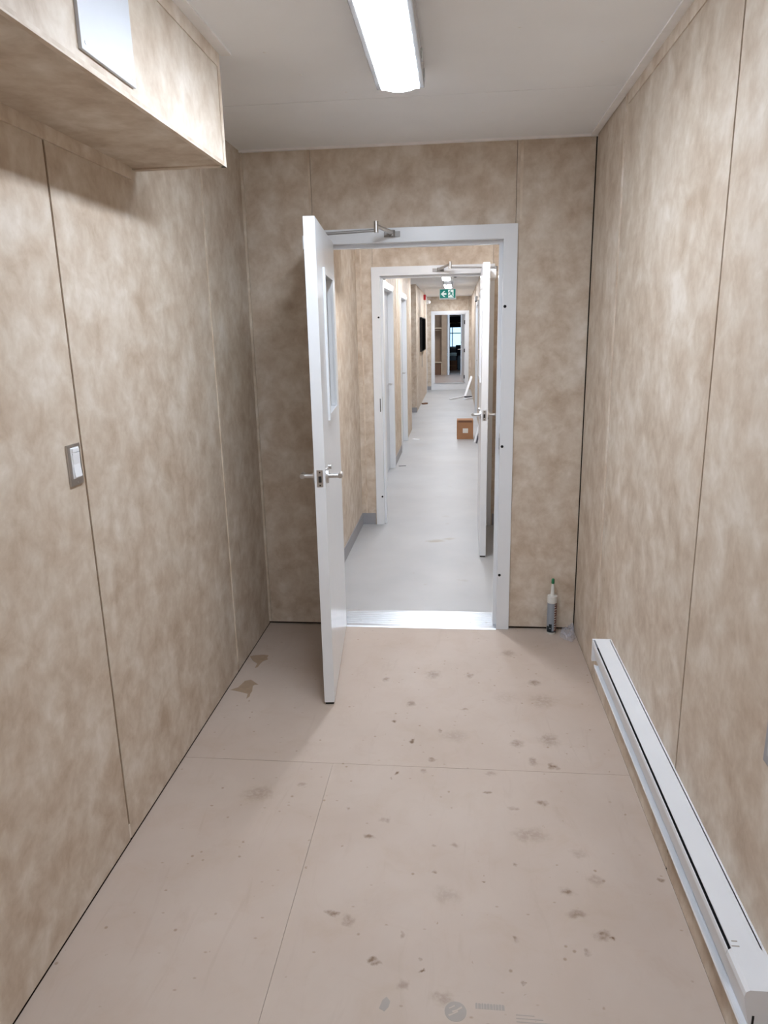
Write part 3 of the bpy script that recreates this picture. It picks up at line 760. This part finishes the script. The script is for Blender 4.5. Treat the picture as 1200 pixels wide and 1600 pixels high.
# torn glue patches and mill stamps on the boards (thin prints on the floor)
def floor_patch(name, pts, mat, label, cat, z=.0006):
    return build(name, MB().prism(pts, 'z', 0.0001, z), mat, label=label, cat=cat)
floor_patch('glue_residue', [(-1.06, 2.958), (-1.031, 2.985), (-1.016, 3.05), (-0.991, 3.064), (-0.965, 3.04), (-0.94, 3.016), (-0.958, 3.015), (-0.964, 3.002), (-0.953, 2.953), (-0.955, 2.928), (-0.951, 2.904), (-0.96, 2.88), (-0.967, 2.927), (-1.009, 2.943), (-1.04, 2.953)], 'stain', 'torn brown glue patch on the floor near the left wall', 'floor residue')
floor_patch('glue_residue', [(-1.068, 3.316), (-1.047, 3.329), (-1.001, 3.339), (-0.973, 3.333), (-0.975, 3.303), (-0.964, 3.289), (-0.985, 3.265), (-0.991, 3.236), (-0.994, 3.2), (-1.006, 3.185), (-1.007, 3.235), (-1.04, 3.269)], 'stain', 'torn brown glue patch in the shade of the open door', 'floor residue')
stp = empty('floor_stamp', (.05, 1.40, 0), label='faded grey mill stamp printed on the nearest floor board', cat='printed stamp')
ring = []
m = MB()
k = 28; R0, R1 = .027, .034
for (a, b2) in ((.0, R0),):
    m.prism([(.003 + b2 * math.cos(2 * math.pi * q / k), 1.402 + b2 * math.sin(2 * math.pi * q / k)) for q in range(k)], 'z', .0001, .0004)
build('stamp_disc', m, 'ink', stp)
for (xa, ya, xb, yb, t) in ((-.013, 1.388, .010, 1.401, .004), (-.004, 1.398, .020, 1.412, .005), (-.012, 1.408, .002, 1.416, .003)):
    build('stamp_stroke', MB().prism([(xa, ya), (xb, yb), (xb - .002, yb + t), ((xa + xb) / 2 - .003, (ya + yb) / 2 + t * .4), (xa - .002, ya + t)], 'z', .0004, .0006), 'floor', stp)
x = .052
for q in range(10):
    lw = (.0055, .0068, .0048, .0062)[q % 4]
    build('stamp_letter', MB().prism([(x, 1.414), (x + lw, 1.414), (x + lw, 1.429 - .002 * (q % 2)), (x + lw * .4, 1.4295), (x, 1.428)], 'z', .0001, .0004), 'ink', stp)
    x += lw + .0014
for q in range(3):
    y = 1.386 + q * .009
    build('stamp_line', MB().prism([(.150, y), (.235 - .02 * q, y), (.235 - .02 * q, y + .0022), (.150, y + .0022)], 'z', .0001, .0004), 'ink', stp)
build('stamp_blot', MB().prism([(-.186, 1.395), (-.172, 1.388), (-.163, 1.40), (-.160, 1.416), (-.170, 1.428), (-.180, 1.418)], 'z', .0001, .0004), 'ink', stp)

# ------------------------------------------------------------------ things in the corridor
# exit sign
sx, sy, sz = -.187, 13.72, 2.265
es = empty('exit_sign', (sx, sy, sz - .09), label='green running man exit sign with left arrow under the corridor ceiling', cat='exit sign')
build('sign_case', MB().box(sx - .155, sx + .155, sy, sy + .05, sz - .098, sz + .092, .004), 'plastic', es)
build('sign_face', MB().box(sx - .142, sx + .142, sy - .003, sy + .001, sz - .074, sz + .080), 'green', es)
for xo in (-.1, .1):
    build('hanger', MB().cyl((sx + xo, sy + .025, sz + .09), (sx + xo, sy + .025, H), .006, n=10), 'plastic', es)
y = sy - .0045
build('arrow', MB().prism([(sx - .125, sz), (sx - .070, sz + .052), (sx - .042, sz + .052), (sx - .078, sz + .016), (sx - .022, sz + .016), (sx - .022, sz - .016), (sx - .078, sz - .016), (sx - .042, sz - .052), (sx - .070, sz - .052)], 'y', y, y + .002), 'signwhite', es)
build('doorway_symbol', MB().box(sx + .010, sx + .108, y, y + .002, sz - .066, sz + .072), 'signwhite', es)
man = MB()
yy = y - .0012
man.cyl((sx + .048, yy, sz + .050), (sx + .048, yy + .001, sz + .050), .012, n=14)
for pl in ([(.040, .034), (.072, .030), (.082, -.006), (.058, -.014)], [(.044, .036), (.018, .012), (.010, .022), (.038, .046)], [(.066, .034), (.104, .012), (.100, .002), (.064, .020)],
           [(.058, -.010), (.030, -.034), (.012, -.034), (.012, -.026), (.028, -.024), (.052, .004)], [(.082, -.006), (.098, -.040), (.120, -.050), (.118, -.060), (.092, -.050), (.066, -.010)]):
    man.prism([(sx + a, sz + b_) for a, b_ in pl], 'y', yy, yy + .001)
build('running_figure', man, 'green', es)

# black wall panel, fire alarm, emergency lamp, right wall device
tv = empty('wall_display', (XF, 16.8, 1.17), label='black flat panel on the far left corridor wall', cat='wall panel')
build('casing', MB().box(XF, XF + .05, 15.95, 17.70, 1.17, 1.90, .004), 'black', tv)
build('front', MB().box(XF + .0495, XF + .053, 15.97, 17.68, 1.19, 1.88), 'screen', tv)
build('cable', MB().box(XF, XF + .012, 16.8, 16.83, .80, 1.17), 'base', tv)
fa = empty('fire_alarm', (XF, 17.85, 2.33), label='red fire alarm high on the far left corridor wall', cat='fire alarm')
build('body', MB().box(XF, XF + .055, 17.78, 17.92, 2.33, 2.45, .006), 'red', fa)
build('strobe', MB().box(XF + .054, XF + .075, 17.82, 17.88, 2.36, 2.42, .004), 'plastic', fa)
em = empty('emergency_light', (XF, 19.3, 2.28), label='small white emergency lamp near the corridor end', cat='emergency lamp')
build('bracket', MB().box(XF, XF + .03, 19.22, 19.34, 2.28, 2.40, .004), 'plastic', em)
build('lamp_head', MB().lathe([(.03, 0), (.05, .03), (.05, .06), (.02, .085)], (XF + .07, 19.28, 2.29), 16), 'plastic', em, smooth=True)
dv = empty('wall_sensor', (CR, 14.2, 2.14), label='small grey device above the right corridor door', cat='sensor')
build('body', MB().box(CR - .045, CR, 14.12, 14.28, 2.145, 2.23, .006), 'rail', dv)
build('sensor_eye', MB().cyl((CR - .03, 14.2, 2.145), (CR - .03, 14.2, 2.128), .02, .014, 14), 'darkgrey', dv, smooth=True)

# cardboard box in the corridor
bx0, bx1, by0, by1, bh = -.005, .243, 10.88, 11.13, .285
cbx = empty('cardboard_box', ((bx0 + bx1) / 2, (by0 + by1) / 2, 0), label='small brown cardboard box with white label on the corridor floor', cat='box')
build('body', MB().box(bx0, bx1, by0, by1, 0, bh, .003), 'card', cbx)
build('shipping_label', MB().box(.085, .165, by0 - .001, by0 + .001, .095, .165), 'paper', cbx)
build('top_flap', MB().box(bx0 + .003, bx1 - .003, by0 + .003, (by0 + by1) / 2 - .002, bh, bh + .004), 'card', cbx)
build('top_flap', MB().box(bx0 + .003, bx1 - .003, (by0 + by1) / 2 + .002, by1 - .003, bh, bh + .004), 'card', cbx)
build('packing_tape', MB().box(bx0 - .001, bx0 + .0005, by0 + .02, by0 + .05, .05, bh), 'carddark', cbx)
build('packing_tape', MB().box(bx0 + .02, bx1 - .02, by0 - .0008, by0, bh - .03, bh), 'carddark', cbx)

def strip(name, p0, p1, w, t, mat, label, cat, group=None):
    """flat offcut from p0 to p1"""
    p0, p1 = Vector(p0), Vector(p1); d = p1 - p0; L = d.length
    mt = Matrix.Translation(p0) @ d.to_track_quat('X', 'Z').to_matrix().to_4x4()
    return build(name, MB().box(0, L, -w / 2, w / 2, 0, t, .001).xf(mt), mat, label=label, cat=cat, group=group)
GO = 'trim offcuts on the corridor floor'
strip('trim_offcut', (.262, 10.55, .001), (.345, 10.62, .30), .030, .010, 'panelwhite', 'pale offcut leaning on the right wall beside the cardboard box', 'offcut', GO)
strip('dark_wedge', (.285, 10.45, .0), (.330, 10.50, .16), .022, .012, 'darkgrey', 'thin dark wedge leaning beside the cardboard box', 'wedge')
strip('trim_offcut', (.20, 18.2, .002), (.362, 18.6, .46), .060, .012, 'panelwhite', 'white trim offcut propped against the right wall near the third door', 'offcut', GO)
strip('trim_offcut', (-.17, 17.2, .0), (.22, 18.0, .0), .050, .030, 'panelwhite', 'long white trim offcut lying across the far corridor floor', 'offcut', GO)
strip('trim_offcut', (.17, 17.15, .0), (.36, 17.45, .0), .060, .035, 'panelwhite', 'short white trim offcut lying by the right wall', 'offcut', GO)
strip('floor_scrap', (.20, 17.75, .0), (.33, 17.85, .0), .10, .030, 'darkgrey', 'dark scrap under the propped white offcut', 'scrap')
strip('floor_scrap', (-.78, 16.2, .0), (-.69, 16.3, .0), .07, .03, 'carddark', 'small dark scrap by the left wall of the far corridor', 'scrap')
strip('paper_scrap', (-.68, 10.92, .0), (-.57, 10.86, .0), .06, .004, 'panelwhite', 'white paper scrap by the second side doorway', 'scrap')
strip('floor_scrap', (-.72, 8.66, .0), (-.63, 8.68, .0), .03, .004, 'darkgrey', 'thin dark scrap by the first side doorway', 'scrap')

# ------------------------------------------------------------------ far room
cl = empty('closet', (-.7, 24.0, FZ), label='tan open closet with pale shelves seen through the third door', cat='closet')
build('back_board', MB().box(-2.0, -.52, 24.50, 24.52, FZ, 2.5), 'wood', cl)
build('side_board', MB().box(-.52, -.36, 23.94, 24.5, FZ, 2.5), 'wood', cl)
build('side_board', MB().box(-2.0, -1.98, 23.94, 24.5, FZ, 2.5), 'wood', cl)
build('top_board', MB().box(-1.98, -.52, 23.96, 24.5, 2.46, 2.5), 'wood', cl)
build('shelf', MB().box(-1.98, -.52, 23.96, 24.5, 1.66, 1.70), 'woodlight', cl)
build('shelf_rail', MB().box(-1.98, -.52, 24.1, 24.13, 1.60, 1.63), 'woodlight', cl)
build('shelf', MB().box(-1.98, -.52, 23.95, 24.5, .57, .60), 'woodlight', cl)
build('storage_drawer', MB().box(-1.97, -.525, 23.99, 24.48, FZ, .555), 'carddark', cl)
build('edge_strip', MB().box(-.53, -.51, 23.935, 23.945, FZ, .60), 'woodlight', cl)

d7 = empty('door_7', (-.1, 23.96, FZ), **S('pale door frame between closet and window room', 'door'))
m = MB(); m.box(-.325, -.262, 23.93, 24.10, FZ, 2.16); m.box(.10, .155, 23.93, 24.10, FZ, 2.16); m.box(-.262, .10, 23.93, 24.10, 2.09, 2.16)
build('door_frame', m, 'panelwhite', d7)

w1 = empty('window_1', (0, 28.05, .97), **S('bright blue window with dark frame at the far end', 'window'))
build('window_frame', MB().box(-.31, .30, 28.0, 28.06, .96, 1.0).box(-.31, .30, 28.0, 28.06, 2.08, 2.12).box(-.31, -.28, 28.0, 28.06, 1.0, 2.08).box(.27, .30, 28.0, 28.06, 1.0, 2.08), 'panelwhite', w1)
build('mullion', MB().box(-.215, -.180, 28.0, 28.05, 1.0, 2.08), 'bluefr', w1)
build('transom', MB().box(-.28, .27, 28.0, 28.05, 1.475, 1.505), 'bluefr', w1)
build('glass_pane', MB().box(-.28, .27, 28.02, 28.026, 1.505, 2.08), 'glass', w1)
build('glass_pane', MB().box(-.28, .27, 28.02, 28.026, 1.0, 1.475), 'glass', w1)
bl = empty('window_blind', (0, 27.96, 1.70), label='black roller blind covering the top of the window', cat='blind')
build('cassette', MB().box(-.30, .29, 27.90, 28.0, 1.88, 2.10, .005), 'shade', bl)
build('fabric', MB().box(-.29, .28, 27.955, 27.965, 1.70, 1.88), 'shade', bl)
build('pull_bar', MB().box(-.29, .28, 27.93, 27.955, 1.855, 1.875), 'woodlight', bl)

def carton(x0, x1, y0, y1, z0, h, mat, label):
    c = empty('cardboard_box', ((x0 + x1) / 2, (y0 + y1) / 2, z0), label=label, cat='box')
    build('body', MB().box(x0, x1, y0, y1, z0, z0 + h, .003), mat, c)
    build('top_flap', MB().box(x0, x1, y0, (y0 + y1) / 2 - .003, z0 + h, z0 + h + .006), mat, c)
    build('top_flap', MB().box(x0, x1, (y0 + y1) / 2 + .003, y1, z0 + h, z0 + h + .006), mat, c)
    build('packing_tape', MB().box(x0 + .02, x1 - .02, y0 - .001, y0, z0 + h * .45, z0 + h * .5), 'card', c)
    return c
carton(-.40, -.02, 26.75, 27.1, FZ, .34, 'carddark', 'brown cardboard box on the floor below the far window')
bn = empty('storage_bin', (-.2, 26.95, .53), label='blue grey plastic bin with pale lid on the far cardboard box', cat='bin')
build('tub', MB().prism([(-.38, .527), (-.06, .527), (-.045, .69), (-.395, .69)], 'y', 26.80, 27.06), 'bluegrey', bn)
build('lid', MB().box(-.41, -.03, 26.78, 27.08, .69, .79, .01), 'cyan', bn)
oc = empty('office_chair', (.06, 27.2, FZ), label='dark upholstered chair beside the far cardboard box', cat='chair')
build('seat', MB().box(-.015, .40, 27.15, 27.55, .58, .68, .02), 'navy', oc)
build('backrest', MB().box(-.07, .36, 27.56, 27.64, .66, 1.06, .02), 'navy', oc)
build('post', MB().cyl((.2, 27.35, FZ + .08), (.2, 27.35, .58), .03, n=12), 'black', oc)
for k in range(5):
    a = 2 * math.pi * k / 5 + .3
    build('leg', MB().cyl((.2, 27.35, FZ + .08), (.2 + .22 * math.cos(a), 27.35 + .22 * math.sin(a), FZ + .03), .02, .014, 10).cyl((.2 + .22 * math.cos(a), 27.35 + .22 * math.sin(a), FZ), (.2 + .22 * math.cos(a), 27.35 + .22 * math.sin(a), FZ + .045), .022, n=10), 'black', oc)
sf = empty('sofa', (-.5, 27.8, FZ), label='dark sofa back under the far window', cat='sofa')
build('seat_base', MB().box(-1.0, -.1, 27.3, 27.95, FZ, .50, .02), 'navy', sf)
build('backrest', MB().box(-1.0, .28, 27.72, 27.97, .50, .95, .03), 'darkgrey', sf)
bg_ = empty('cloth_bag', (.0, 27.0, FZ), label='pale blue grey cloth bag slumped beside the far bin', cat='bag')
build('sack', MB().lathe([(.04, 0), (.062, .05), (.066, .35), (.055, .46), (.04, .50), (.03, .52)], (.055, 26.70, FZ), 14), 'bluegrey', bg_, smooth=True)
build('tie', MB().lathe([(.034, .515), (.034, .53)], (.055, 26.70, FZ), 12), 'darkgrey', bg_)
